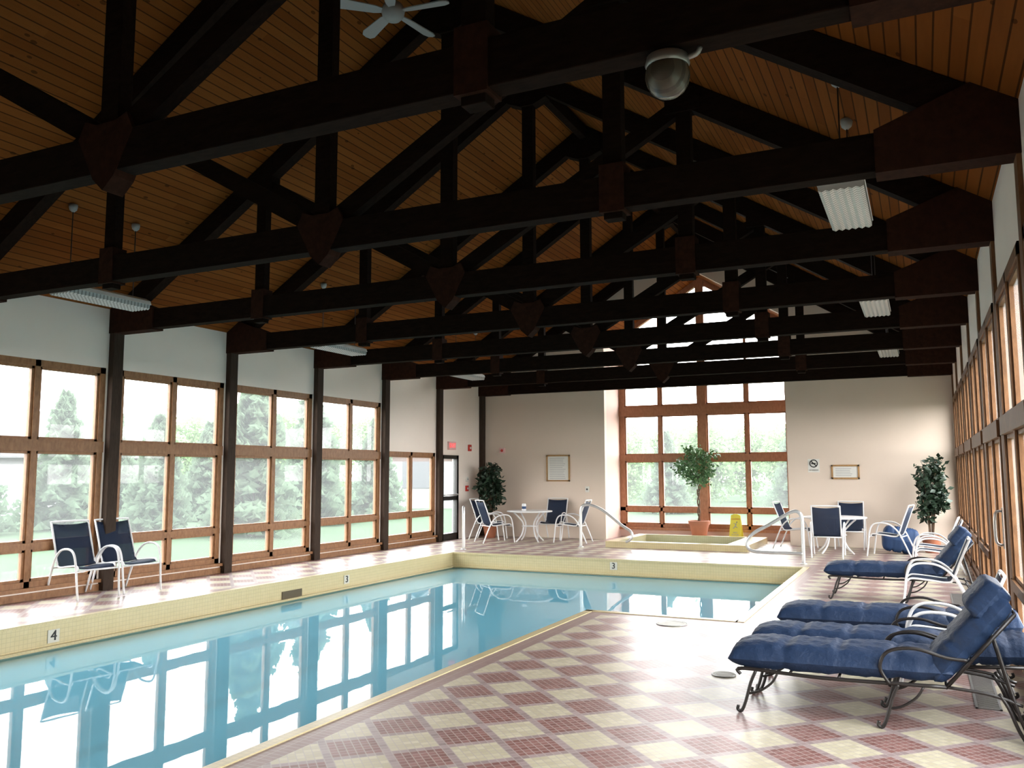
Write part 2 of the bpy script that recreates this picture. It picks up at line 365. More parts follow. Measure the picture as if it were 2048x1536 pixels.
for sgn,xe in ((-1,XL-.16),(1,XR+.16)):
    z=roofz(xe); m.prism([(XC,RIDGE),(xe,z),(xe,z+.2),(XC,RIDGE+.2)],YB-.15,YF+.15)
m.obj('ceiling',M_planks,**ST)
m=MB()
for xe in (BX0-.2,BX1+.2):
    z=BAP-BSL*abs(xe-BCX); m.prism([(BCX,BAP),(xe,z),(xe,z+.15),(BCX,BAP+.15)],YF+t,YBAY+.3)
m.obj('ceiling_bay',M_planks,**ST)
# ---------------------------------------------------------------- windows
wn=[0];dn=[0]
def windowx(x,a,b,z0,z1,kind,face):
    m=MB(); F=.085; D=.05
    def v(y,w,za,zb_): m.box((x-D,y-w/2,za),(x+D,y+w/2,zb_))
    def hz(z,w,ya=a,yb=b,d=D): m.box((x-d,ya,z-w/2),(x+d,yb,z+w/2))
    v(a+F/2,F,z0,z1); v(b-F/2,F,z0,z1); hz(z0+F/2,F); hz(z1-F/2,F); mid=(a+b)/2
    v(mid,.075,z0,z1)
    if kind in('full','slider'): hz(1.98,.15,d=D+.02)
    if kind in('full','low'): hz(.68,.085,d=D+.01)
    def sash(ya,yb,za,zb_):
        w=.035;d=.03
        for p in ((ya,ya+w,za,zb_),(yb-w,yb,za,zb_),(ya,yb,za,za+w),(ya,yb,zb_-w,zb_)): m.box((x-d,p[0],p[2]),(x+d,p[1],p[3]))
    rows={'full':[(z0+F,.64),(.72,1.905),(2.055,z1-F)],'low':[(z0+F,.64),(.72,z1-F)],'slider':[(z0+F,1.905),(2.055,z1-F)]}[kind]
    for r in rows:
        sash(a+F,mid-.0375,*r); sash(mid+.0375,b-F,*r)
    if face>0: m.box((x-D,a-.03,z0-.035),(x+.12,b+.03,z0+.01))
    else: m.box((x-.075,a-.03,z0-.035),(x+D,b+.03,z0+.01))
    if kind=='slider': nm='door_%d'; dn[0]+=1; i=dn[0]
    else: nm='window_%d'; wn[0]+=1; i=wn[0]
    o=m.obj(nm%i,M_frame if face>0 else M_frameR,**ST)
    g=MB(); g.add([(x,a+.02,z0+.02),(x,b-.02,z0+.02),(x,b-.02,z1-.02),(x,a+.02,z1-.02)],[(0,1,2,3)]); g.obj('glass',M_glass,o,fix=False)
    if kind=='slider':
        h=MB(); h.tube([(x+face*.05,a+.2,.95),(x+face*.11,a+.2,.98),(x+face*.11,a+.2,1.22),(x+face*.05,a+.2,1.25)],.012,smooth=4); h.obj('handle',M_chrome,o,smooth=True)
        k=MB(); k.box((x+face*.05,a+.17,.92),(x+face*.056,a+.23,1.28)); k.obj('handle_plate',M_steel,o)
for a,b,z0,z1,k in left:
    if k=='exit':
        dn[0]+=1; x=XL-.04; m=MB(); w=.09
        for p in ((a,a+w,0,z1),(b-w,b,0,z1),(a,b,z1-w,z1),(a,b,0,.16),(a,b,.95,1.05)): m.box((x-.05,p[0],p[2]),(x+.06,p[1],p[3]))
        o=m.obj('door_%d'%dn[0],M_door,**ST); g=MB(); g.add([(x,a,0),(x,b,0),(x,b,z1),(x,a,z1)],[(0,1,2,3)]); g.obj('glass',M_glass,o,fix=False)
        h=MB(); h.tube([(x+.05,a+.1,1.08),(x+.1,a+.1,1.08),(x+.1,b-.1,1.08),(x+.05,b-.1,1.08)],.018); h.obj('push_bar',M_chrome,o,smooth=True)
    else: windowx(XL-.06,a,b,z0,z1,k,1)
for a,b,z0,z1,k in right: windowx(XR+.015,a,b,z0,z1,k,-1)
# bay window
m=MB(); yb=YBAY
def bz(x): return BAP-BSL*abs(x-BCX)
Z0=.22
def bv(x,w,z0=Z0,d=.06): m.box((x-w/2,yb-d,z0),(x+w/2,yb+d,bz(x)))
bv(BX0+.07,.14);bv(BX1-.07,.14);bv(BCX,.20,d=.08)
q=(BX1-BX0)/4
bv(BX0+q,.06);bv(BX1-q,.06)
def bh(z,w,d=.06):
    hw=min((BX1-BX0)/2,(BAP-z-w/2)/BSL); m.box((BCX-hw,yb-d,z-w/2),(BCX+hw,yb+d,z+w/2))
bh(Z0+.05,.1);bh(.69,.09);bh(1.97,.15,.08);bh(3.16,.24,.09);bh(3.82,.08);bh(4.45,.08);bh(5.15,.12)
m.beam((BX0,yb,BE-.06),(BCX,yb,BAP-.08),.12,.14); m.beam((BX1,yb,BE-.06),(BCX,yb,BAP-.08),.12,.14)
for xa,xb,xm in ((BX0+.14,BCX-.1,BX0+q),(BCX+.1,BX1-.14,BX1-q)):
    for x0,x1 in ((xa,xm-.03),(xm+.03,xb)):
        for za,zb_ in ((Z0+.1,.645),(.735,1.895),(2.045,3.04),(3.28,3.78)):
            w=.035
            for p in ((x0,x0+w,za,zb_),(x1-w,x1,za,zb_),(x0,x1,za,za+w),(x0,x1,zb_-w,zb_)): m.box((p[0],yb-.035,p[2]),(p[1],yb+.035,p[3]))
m.box((BX0,yb-.16,Z0-.04),(BX1,yb,Z0+.02))
wn[0]+=1; o=m.obj('window_%d'%wn[0],M_bayframe,**ST)
g=MB(); g.add([(BX0,yb,Z0),(BX1,yb,Z0),(BX1,yb,BE),(BCX,yb,BAP),(BX0,yb,BE)],[(0,1,2,3,4)]); g.obj('glass',M_glass,o,fix=False)
m=MB(); m.box((BX0,yb-.07,0),(BX1,yb+.07,Z0)); m.obj('wall_bay_base',M_wallB,**ST)
m=MB(); m.box((XL,YB,0),(XL+.02,17.62,.09)); m.obj('baseboard_left',M_frame,**ST)
for side,x0,x1 in ((0,XL,XL+.10),(1,XR-.03,XR)):
    for y in POSTS[1:]:
        if y>YF-.05: y=YF-.09
        hw=(x1-x0)/2
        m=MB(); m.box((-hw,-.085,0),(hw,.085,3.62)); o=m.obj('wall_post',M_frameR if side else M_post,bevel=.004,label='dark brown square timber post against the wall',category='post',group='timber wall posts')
        o.location=((x0+x1)/2,y,0)
# ---------------------------------------------------------------- trusses
def truss():
    e=empty('roof_truss',(XC,0,0),label='dark stained timber roof truss with plywood gusset plates',category='roof truss',group='timber roof trusses')
    H=(XR-XL)/2; zt=lambda x: RIDGE-SL*abs(x)
    m=MB(); m.box((-H,-.075,3.62),(H,.075,3.89)); m.obj('bottom_chord',M_truss,e,bevel=.006)
    vd=.30
    for s in (-1,1):
        m=MB(); m.prism([(s*H,zt(H)-.01),(0,RIDGE-.01),(0,RIDGE-vd),(s*H,zt(H)-vd)],-.075,.075); m.obj('top_chord',M_truss,e)
        m=MB(); Q=2.8; m.box((s*Q-.075,-.055,3.55),(s*Q+.075,.055,zt(Q)-.2)); m.obj('web_post',M_truss,e,bevel=.005)
        m=MB(); m.beam((s*.05,0,3.86),(s*2.75,0,5.38),.10,.17); m.obj('diagonal',M_truss,e)
        m=MB(); m.prism([(s*H,3.60),(s*(H-.85),3.60),(s*(H-.85),3.90),(s*(H-.12),4.17),(s*H,4.10)],-.10,.10); m.obj('heel_gusset',M_gusset,e)
        m=MB(); m.prism([(s*Q-.10,3.60),(s*Q+.10,3.60),(s*Q+.10,3.98),(s*Q-.10,3.98)],-.088,.088); m.obj('post_plate',M_gusset,e)
        m=MB(); zq=zt(Q); m.prism([(s*Q-.18,zq-.36),(s*Q+.18,zq-.36),(s*Q+.18,zt(abs(s*Q+.18))-.03),(s*Q-.18,zt(abs(s*Q-.18))-.03)],-.085,.085); m.obj('top_gusset',M_truss,e)
    m=MB(); m.box((-.085,-.055,3.6),(.085,.055,RIDGE-.2)); m.obj('king_post',M_truss,e,bevel=.005)
    m=MB(); m.prism([(-.09,3.96),(-.20,4.00),(-.26,3.88),(-.10,3.58),(0,3.49),(.10,3.58),(.26,3.88),(.20,4.00),(.09,3.96)],-.082,.082); m.obj('center_gusset',M_gusset,e)
    m=MB(); m.prism([(0,RIDGE-.03),(-.3,zt(.3)-.03),(-.3,zt(.3)-.33),(-.1,RIDGE-.6),(.1,RIDGE-.6),(.3,zt(.3)-.33),(.3,zt(.3)-.03)],-.085,.085); m.obj('peak_gusset',M_truss,e)
    return e
T0=truss(); T0.location=(XC,POSTS[1],0)
for y in POSTS[2:]:
    if y<YF-.05: dup(T0,(XC,y,0),0)
    else: dup(T0,(XC,YF-.12,0),0,skip=('diagonal','king_post','center_gusset','web_post','post_plate','top_gusset'))
m=MB(); m.box((-.06,YB+.01,RIDGE-.26),(.06,YF-.01,RIDGE-.05)); o=m.obj('ridge_beam',M_truss,label='long dark timber ridge beam under the roof peak',category='beam'); o.location=(XC,0,0)
# ---------------------------------------------------------------- lights fixtures
def prismmat(name,a,b):
    k=NT(name); v=k.coord(); sp=k.n('ShaderNodeSeparateXYZ'); k.l(v,sp.inputs[0]); e=fract_edge(k,sp.outputs[1],.05,.02)
    k.bsdf(k.mix(e,a,b),.25); return k.m
M_lens=prismmat('prismatic_lens',(.50,.50,.49),(.26,.26,.25)); M_dome=prismmat('smoky_globe',(.08,.068,.052),(.055,.047,.036))
def fixture():
    e=empty('hanging_light_fixture',(0,0,0),label='unlit white fluorescent fixture with ribbed clear lens on rods',category='light fixture',group='hanging fluorescent fixtures')
    m=MB(); m.prism([(-.17,0),(.17,0),(.15,.05),(.07,.09),(-.07,.09),(-.15,.05)],-.60,.60); m.obj('housing',M_white,e)
    m=MB()
    P=[(-.165,0)]+[(-.16+.32*i/12,-.05-.014*(i%2)) for i in range(13)]+[(.165,0)]
    m.prism(P,-.58,.58); m.obj('lens',M_lens,e)
    return e
def addfix(e,x,y,z):
    e.location=(x,y,z)
    for dy in (-.45,.45):
        hz=roofz(x)-z; m=MB(); m.tube([(0,dy,.08),(0,dy,hz-.02)],.006,6); m.obj('rod',M_iron,e)
        m=MB(); m.lathe([(.015,-.07),(.042,-.045),(.05,-.01),(.05,.02)],16,(0,dy,hz-.03)); m.obj('canopy',M_fan,e,smooth=True)
f0=fixture(); copies=[f0]+[dup(f0,(0,0,0),0) for _ in range(5)]
for f,(x,y) in zip(copies,[(-.45,7.2),(-.45,11.84),(-.45,16.4),(-9.0,7.10),(-9.0,11.84),(-9.0,16.4)]): addfix(f,x,y,3.76)
e=empty('dome_light',(-1.02,POSTS[3],3.62),label='smoky translucent globe light under a timber beam',category='light fixture')
m=MB(); m.lathe([(.001,-.22),(.05,-.212),(.08,-.19),(.10,-.155),(.108,-.12),(.105,-.085),(.10,-.065)],24); m.obj('globe',M_dome,e,smooth=True)
m=MB(); m.lathe([(.10,-.075),(.108,-.055),(.10,-.02),(.05,0)],24); m.obj('mount',M_steel,e,smooth=True)
m=MB(); m.tube([(.08,0,-.04),(.14,0,-.03),(.16,0,0)],.014,8,smooth=3); m.obj('bracket',M_steel,e,smooth=True)
e=empty('ceiling_fan',(-4.98,7.40,6.62),label='white five-blade ceiling fan on a short downrod',category='fan')
m=MB(); m.tube([(0,0,.08),(0,0,RIDGE-6.62-.3)],.014); m.obj('downrod',M_fan,e)
m=MB(); m.lathe([(.02,-.10),(.08,-.09),(.12,-.04),(.13,.02),(.10,.08),(.03,.11)],24); m.obj('motor_housing',M_fan,e,smooth=True)
for i in range(5):
    a=2*pi*i/5-pi/2+.45; R=Matrix.Rotation(a,4,'Z')@Matrix.Rotation(.22,4,'X')
    m=MB(); m.prism([(.10,-.03),(.2,-.055),(.58,-.075),(.64,-.05),(.655,0),(.64,.05),(.58,.075),(.2,.055),(.10,.03)],-.006,.006,'z'); o=m.obj('blade',M_fan,e); o.matrix_local=R
# ---------------------------------------------------------------- furniture
def chair():
    e=empty('patio_chair',(0,0,0),label='white tubular patio chair with navy mesh sling',category='chair')
    W=.27
    for s in (-1,1):
        y=s*W
        m=MB(); m.tube([(.36,y*1.03,.012),(.33,y*1.05,.22),(.30,y*1.08,.46),(.24,y*1.09,.60),(.12,y*1.09,.645),(-.06,y*1.09,.62),(-.20,y*1.06,.50),(-.30,y*1.03,.30),(-.42,y*1.0,.012)],.0145,8,smooth=5); m.obj('leg_frame',M_white,e,smooth=True)
        m=MB(); m.tube([(.29,y*.93,.40),(.24,y*.93,.435),(.05,y*.93,.42),(-.14,y*.93,.40),(-.21,y*.93,.45),(-.30,y*.93,.70),(-.40,y*.93,.96)],.013,8,smooth=5); m.obj('sling_rail',M_white,e,smooth=True)
    m=MB(); m.tube([(-.40,-W*.93,.96),(-.405,-W*.8,.975),(-.405,W*.8,.975),(-.40,W*.93,.96)],.0125,8,smooth=3); m.obj('top_rail',M_white,e,smooth=True)
    m=MB(); m.tube([(.31,-W*1.06,.38),(.31,W*1.06,.38)],.011); m.obj('cross_bar',M_white,e,smooth=True)
    m=MB(); m.tube([(-.25,-W*1.05,.39),(-.25,W*1.05,.39)],.011); m.obj('cross_bar',M_white,e,smooth=True)
    def sheet(P,name):
        m=MB(); n=len(P); k=6; vs=[]
        for x,z in P:
            for j in range(k+1):
                t=j/k*2-1; sag=.02*(1-t*t); vs.append((x-sag*.3,t*W*.92,z-sag))
        m.add(vs,[(i*(k+1)+j,i*(k+1)+j+1,(i+1)*(k+1)+j+1,(i+1)*(k+1)+j) for i in range(n-1) for j in range(k)])
        o=m.obj(name,M_sling,e,smooth=True); s=o.modifiers.new('t','SOLIDIFY'); s.thickness=.004
    sheet([(.285,.405),(.24,.43),(.15,.43),(.05,.42),(-.08,.405),(-.15,.40)],'seat')
    sheet([(-.15,.405),(-.20,.44),(-.24,.54),(-.30,.69),(-.35,.83),(-.395,.95)],'backrest')
    return e
CH=chair()
chairs=[(-9.97,7.80,-8,0),(-9.93,8.44,-6,0),
 (-9.55,18.60,5,1),(-9.0,17.85,50,1),(-7.35,18.50,185,1),(-8.15,19.28,-85,1),
 (-2.45,18.9,-8,2),(-1.68,17.35,92,2),(-1.42,19.30,-90,2),(-.62,17.9,170,2),
 (.12,7.47,180,3),(.06,11.27,180,3),(.14,15.3,180,3),(.12,16.2,175,3)]
lab={0:'white tubular patio chair with navy mesh sling beside the pool',1:'white patio chair with navy sling around a round table',2:'white patio chair with navy sling around a round table',3:'white patio chair with navy sling by the loungers'}
for i,(x,y,d,g) in enumerate(chairs):
    o=CH if i==0 else dup(CH,(x,y,0),ang(d)); o.location=(x,y,0); o.rotation_euler=(0,0,ang(d)); o['label']=lab[g]; o['group']=('white patio chairs' if g else 'poolside chairs')
    if g==3: o.scale=(.95,.86,.86)
def table(loc,R):
    e=empty('patio_table',loc,label='round white patio table with curved tubular legs',category='table',group='round patio tables')
    m=MB(); m.lathe([(R-.06,.685),(R-.01,.69),(R,.705),(R-.01,.72),(R-.05,.722),(.02,.722)],40); m.obj('tabletop',M_white,e,smooth='auto')
    for i in range(4):
        a=pi/4+i*pi/2+.2; c_,s_=math.cos(a),math.sin(a)
        m=MB(); m.tube([(c_*r,s_*r,z) for r,z in ((R*.8,.68),(R*.62,.60),(R*.36,.45),(R*.33,.30),(R*.45,.14),(R*.70,.01))],.017,8,smooth=5); m.obj('leg',M_white,e,smooth=True)
    m=MB(); m.tube([(R*.34*math.cos(t*pi/8),R*.34*math.sin(t*pi/8),.36) for t in range(16)],.011,6,closed=True); m.obj('leg_ring',M_white,e,smooth=True)
table((-8.40,18.45,0),.54); table((-1.62,18.25,0),.60)
e=empty('napkin_holder',(-8.5,18.35,.722),label='small white canister with blue band on the table',category='container')
m=MB(); m.lathe([(.045,0),(.05,.01),(.05,.14),(.04,.16),(.01,.165)],16); m.obj('body',M_white,e,smooth='auto')
m=MB(); m.lathe([(.0515,.04),(.0515,.10)],16); m.obj('band',M_blue,e)
def cushion(m,Lx,W,T,seams,org,R,nx=60,ny=20,depth=.16,droop=0):
    vs=[];fs=[]
    def t(u,v):
        a=max(0,1-abs(u)**8)**.42*max(0,1-abs(v)**5)**.45
        for k in seams: a*=1-depth*math.exp(-((u-k)/.045)**2)
        a*=1-.07*abs(math.sin(u*15+v*5))*abs(math.cos(v*6+u*3))-.035*math.sin(u*31+v*11)*math.cos(v*13-u*8)-.02*math.sin(u*53-v*19); return a
    for side in (1,-1):
        o=len(vs)
        for i in range(nx+1):
            u=(i/nx*2-1)
            for j in range(ny+1):
                v=j/ny*2-1
                vs.append(Vector(org)+R@Vector((u*Lx/2,v*W/2*(1-.02*abs(math.sin(u*9))),side*T/2*t(u,v)-droop*abs(v)**3)))
        for i in range(nx):
            for j in range(ny):
                q=[o+i*(ny+1)+j,o+i*(ny+1)+j+1,o+(i+1)*(ny+1)+j+1,o+(i+1)*(ny+1)+j]; fs.append(tuple(q if side<0 else q[::-1]))
    m.add(vs,fs)
def lounger(badeg,label):
    e=empty('chaise_lounge',(0,0,0),label=label,category='lounge chair',group='poolside chaise lounges')
    W=.265; hx=.22; ba=ang(badeg); Lb=.60 if badeg>20 else .50
    bx,bzz=hx+Lb*math.cos(ba),.29+Lb*math.sin(ba)
    m=MB()
    for s in (-1,1):
        y=s*W
        m.tube([(-1.02,y,.25),(-1.0,y,.29),(-.5,y,.275),(hx,y,.29)],.012,8,smooth=5)
        m.tube([(hx,y,.29),(.45,y,.27),(.62,y,.22)],.010,8,smooth=4)
    for x in (-1.0,-.7,-.4,-.1,hx): m.tube([(x,-W,.285),(x,W,.285)],.009)
    m.obj('seat_frame',M_iron,e,smooth=True)
    m=MB()
    for s in (-1,1): m.tube([(hx,s*W,.29),(bx,s*W,bzz)],.012)
    for k in (0,.33,.66,1): m.tube([(hx+(bx-hx)*k,-W,.29+(bzz-.29)*k),(hx+(bx-hx)*k,W,.29+(bzz-.29)*k)],.009)
    if badeg>20:
        for s in (-1,1): m.tube([(bx-.12,s*W,bzz-.14),(.60,s*W,.16),(.64,s*W,.05)],.010,smooth=4)
    m.obj('back_frame',M_iron,e,smooth=True)
    for s in (-1,1):
        y=s*W
        for x,dx in ((-.92,-.10),(-.05,-.10),(.50,.13)):
            m=MB(); m.tube([(x,y,.28),(x+dx*.35,y,.20),(x+dx*.7,y,.08),(x+dx,y,.012),(x+dx*1.25,y,.02),(x+dx*1.2,y,.045)],.011,8,smooth=4)
            if dx<0 : m.tube([(x+.14,y,.275),(x+.10,y,.21),(x+.02,y,.15),(x-.045,y,.13)],.008,6,smooth=4)
            m.obj('leg',M_iron,e,smooth=True)
        m=MB(); m.tube([(-.10,y*1.03,.28),(-.15,y*1.07,.38),(-.10,y*1.09,.48),(.05,y*1.09,.51),(.22,y*1.07,.47),(.34,y*1.03,.46)],.011,8,smooth=5); m.obj('armrest',M_iron,e,smooth=True)
    m=MB(); cushion(m,1.36,.57,.18,(-.46,.04,.54),(-.42,0,.38),Matrix.Rotation(ang(-1),3,'Y'),droop=.02); m.obj('seat_cushion',M_cush,e,smooth=True,fix=False)
    m=MB(); R=Matrix.Rotation(-ba,3,'Y'); n_=R@Vector((0,0,1)); mid=Vector((hx,0,.29))+R@Vector((Lb*.52,0,0))+n_*.09
    cushion(m,Lb+.06,.57,.18,(-.25,.45),mid,R,34,droop=.02); m.obj('back_cushion',M_cush,e,smooth=True,fix=False)
    if badeg>20:
        m=MB(); top=Vector((hx,0,.29))+R@Vector((Lb*.93,0,0))+n_*.14
        cushion(m,.25,.54,.19,(),top,R,16); m.obj('head_pillow',M_cush,e,smooth=True,fix=False)
    return e
LO=lounger(50,'black wrought iron chaise lounge with raised thick navy cushion'); LO.location=(-.15,6.25,0)
dup(LO,(-.10,11.95,0),0)
LF=lounger(4,'black wrought iron chaise lounge lying flat with navy cushion'); LF.location=(-.13,6.88,0); dup(LF,(-.10,8.08,0),ang(-.5))
# handrails
def rail(paths,loc,rot,label):
    e=empty('pool_handrail',loc,rot,label=label,category='handrail',group='steel pool handrails')
    m=MB()
    for p in paths: m.tube(p,.031,10,smooth=6)
    m.obj('tube',M_chrome,e,smooth=True)
    m=MB(); m.lathe([(.06,0),(.055,.015),(.03,.02)],16)
    m.obj('floor_flange',M_chrome,e,smooth=True)
rail([[(0,0,0),(0,0,.45),(-.005,0,.80),(-.08,0,.91),(-.22,0,.88),(-.55,0,.68),(-.86,0,.50),(-.97,0,.34),(-.90,0,.21),(-.7,0,.18),(-.3,0,.18),(0,0,.18)]],(-1.95,15.85,0),0,'curved steel handrail at the pool corner')
rail([[(0,0,0),(0,0,.45),(.01,0,.80),(.08,0,.90),(.25,0,.90),(.5,0,.79),(.9,0,.48),(1.08,0,.36),(1.12,0,.25),(1.06,0,.17),(.98,.0,.13)]],(-6.75,17.50,0),ang(8),'curved steel handrail beside the hot tub')
rail([[(0,0,0),(0,0,.5),(.03,0,.82),(.12,0,.88),(.25,0,.80),(.55,0,.45),(.7,0,.28),(.68,0,.1),(.6,0,0)]],(-8.80,15.95,0),ang(118),'curved steel handrail at the pool end')
# plants
def leaves(m,pts,size,asp=.5,fold=.25):
    for p in pts:
        d=Vector((random.gauss(0,1),random.gauss(0,1),random.gauss(-.2,.7))).normalized(); sd=d.orthogonal().normalized(); sd=Matrix.Rotation(random.random()*6.28,3,d)@sd
        nrm=d.cross(sd); L=size*random.uniform(.7,1.3); w=L*asp/2; p=Vector(p)
        m.add([p,p+d*L*.45+sd*w+nrm*w*fold,p+d*L,p+d*L*.45-sd*w+nrm*w*fold],[(0,1,2),(0,2,3)])
def ballpts(n,c,r,shell=.5):
    out=[]
    for _ in range(n):
        d=Vector((random.gauss(0,1),random.gauss(0,1),random.gauss(0,1))).normalized(); k=random.uniform(shell,1)**.6
        out.append(Vector(c)+Vector((d.x*r[0],d.y*r[1],d.z*r[2]))*k)
    return out
def pot(e,r,h):
    m=MB(); m.lathe([(r*.62,0),(r*.9,h*.8),(r*1.0,h*.8),(r*1.03,h*.98),(r*.95,h),(r*.88,h*.97),(r*.84,h*.88)],28); m.obj('pot',M_terra,e,smooth='auto')
    m=MB(); m.lathe([(r*.05,h*.9),(r*.86,h*.9)],20); m.obj('soil',M_soil,e)
e=empty('potted_ficus_tree',(-4.87,20.47,0),label='leafy green ficus tree in a terracotta pot by the tall window',category='plant')
pot(e,.25,.46)
m=MB()
for k in range(2): m.tube([(.025*math.cos(t*1.3+k*pi),.025*math.sin(t*1.3+k*pi),.4+t*.1) for t in range(9)],.018,6,smooth=3)
for k in range(9):
    a=k*.7; m.tube([(0,0,1.1+k*.04),(.15*math.cos(a),.15*math.sin(a),1.4+k*.05),(.38*math.cos(a),.38*math.sin(a),1.55+k*.07)],.008,5,smooth=3)
m.obj('trunk',M_trunk,e,smooth=True)
m=MB(); P=[]
for _ in range(50):
    c=ballpts(1,(0,-.04,1.74),(.48,.32,.50),.25)[0]
    if c.z<1.35: c.x*=.75;c.y*=.75
    P+=ballpts(36,c,(.16,.13,.14),.1)
leaves(m,P,.085,.55); m.obj('foliage',M_leaf,e,fix=False)
def corner_plant(loc,h,label,seed,mat):
    random.seed(seed); e=empty('potted_plant',loc,label=label,category='plant'); pot(e,.2,.34)
    m=MB(); st=[]
    for k in range(18):
        a=random.random()*6.28; r=random.uniform(.05,.22); top=random.uniform(.5,1)*h
        tip=Vector((r*math.cos(a),r*math.sin(a),top)); st.append(tip); m.tube([(.04*math.cos(a),.04*math.sin(a),.3),(r*.5*math.cos(a),r*.5*math.sin(a),top*.7),tuple(tip)],.008,5,smooth=3)
    m.obj('stems',M_trunk,e,smooth=True)
    m=MB()
    for tip in st:
        for _ in range(60):
            f=random.uniform(-.35,.06); c=tip+Vector((max(-.13,min(.13,random.gauss(0,.07))),max(-.13,min(.13,random.gauss(0,.07))),f)); leaves(m,[c],.13,.55,.15)
    m.obj('foliage',mat,e,fix=False)
corner_plant((-9.82,19.18,0),1.80,'dark green leafy plant in the room corner by tables',3,M_leafd)
corner_plant((.10,19.15,0),1.88,'dark green leafy plant in the corner beside a blue tarp',5,M_leafd)
m=MB(); R=Matrix.Rotation(.15,3,'Y'); cushion(m,.66,.5,.5,(.15,-.4),(0,0,.24),R,30,16)
o=m.obj('folded_tarp',M_blue,smooth=True,fix=False,label='crumpled blue tarp bundle on the floor by the plant',category='tarp'); o.location=(-.46,18.66,.03); o.rotation_euler=(0,0,.1)
# wet floor sign
e=empty('wet_floor_sign',(-4.0,20.45,0),ang(-3),label='yellow folding wet floor caution sign on the tiles',category='sign')
for s in (-1,1):
    R=Matrix.Translation((0,s*.12,0))@Matrix.Rotation(s*.19,4,'X')
    m=MB(); m.prism([(-.15,.0),(-.10,0),(-.08,.03),(.08,.03),(.10,0),(.15,0),(.11,.61),(.04,.64),(-.04,.64),(-.11,.61)],-.006,.006); o=m.obj('panel',M_yellow,e); o.matrix_local=R
    if s<0:
        textpart('CAUTION',.042,(0,-.009,.52),(pi/2,0,0),M_red,o); textpart('WET\nFLOOR',.05,(0,-.009,.18),(pi/2,0,0),M_grey,o)
        m=MB(); m.tube([(-.05,-.009,.30),(0,-.009,.36),(.02,-.009,.42)],.01,6); m.lathe([(.001,-.018),(.018,0),(.001,.018)],10,(.03,-.009,.45)); m.tube([(0,-.009,.36),(.05,-.009,.32)],.008,6); m.tube([(.015,-.009,.40),(-.04,-.009,.42)],.007,6); m.obj('pictogram',M_grey,o)
# notices
def notice(x0,x1,z0,z1,label,rows):
    e=empty('wall_notice',((x0+x1)/2,YF,(z0+z1)/2),label=label,category='sign'); w,h=(x1-x0)/2,(z1-z0)/2; F=.035
    m=MB()
    for p in ((-w,-w+F,-h,h),(w-F,w,-h,h),(-w,w,-h,-h+F),(-w,w,h-F,h)): m.box((p[0],-.03,p[2]),(p[1],0,p[3]))
    m.obj('frame',M_brass,e)
    m=MB(); m.box((-w+F,-.012,-h+F),(w-F,0,h-F)); m.obj('sheet',M_paper,e)
    m=MB()
    for i in range(rows):
        z=h-F-.05-(2*h-2*F-.09)*i/max(1,rows-1); ww=(w-F-.05)*random.uniform(.75,1); m.box((-w+F+.05,-.0135,z-.005),(-w+F+.05+2*ww*.95,-.012,z+.005))
    m.obj('printed_lines',M_grey,e)
notice(-8.54,-7.91,1.39,2.05,'framed pool notice with small print on the wall',12)
notice(-1.79,-1.22,1.45,1.76,'small framed wall notice with printed lines',5)
e=empty('no_smoking_sign',(-2.15,YF,1.76),label='square white no smoking sign with black symbol',category='sign')
m=MB(); m.box((-.12,-.006,-.16),(.12,0,.13)); m.obj('plate',M_paper,e)
m=MB(); m.tube([(.078*math.cos(t*pi/12),-.008,.03+.078*math.sin(t*pi/12)) for t in range(24)],.011,6,closed=True); m.beam((-.055,-.010,.085),(.055,-.010,-.025),.004,.02); m.box((-.05,-.012,.018),(.035,-.008,.042)); m.box((.04,-.012,.018),(.05,-.008,.042)); m.obj('symbol',M_black,e)
textpart('NO SMOKING',.03,(0,-.008,-.115),(pi/2,0,0),M_black,e)
# exit sign etc on left wall
e=empty('exit_sign',(XL,18.16,2.27),pi/2,label='small illuminated red EXIT sign above the glass door',category='sign')
m=MB(); m.box((-.17,-.05,-.10),(.17,0,.10)); m.obj('housing',M_pinktrim,e)
textpart('EXIT',.15,(0,-.053,0),(pi/2,0,0),M_redglow,e)
def wallbox(name,loc,rot,w,h,mat,label,mat2=M_white):
    e=empty(name,loc,rot,label=label,category=name.replace('_',' '))
    m=MB(); m.prism([(-w/2,-h/2),(w/2,-h/2),(w/2,h/2),(-w/2,h/2)],-.04,.006); m.obj('housing',mat,e)
    m=MB(); m.lathe([(w*.25,0),(w*.22,.012),(w*.05,.014)],12); o=m.obj('button',mat2,e); o.matrix_local=Matrix.Translation((0,-.04,0))@Matrix.Rotation(pi/2,4,'X')
wallbox('fire_strobe',(XL,19.09,2.24),pi/2,.13,.16,M_red,'red fire alarm strobe on the wall')
wallbox('fire_pull_station',(XL,18.95,1.22),pi/2,.11,.14,M_red,'red fire pull station beside the exit door')
wallbox('light_switch',(XL,18.95,1.45),pi/2,.08,.12,M_paper,'white wall switch beside the exit door',M_grey)
wallbox('fire_horn',(-9.78,YF,2.18),0,.15,.13,M_pinktrim,'small pink and white alarm horn on the wall',M_red)
wallbox('wall_thermostat',(-7.45,YF,1.2),0,.09,.14,M_paper,'white wall thermostat box',M_black)
wallbox('wall_outlet',(-7.45,YF,.9),0,.08,.11,M_paper,'white wall outlet plate',M_grey)
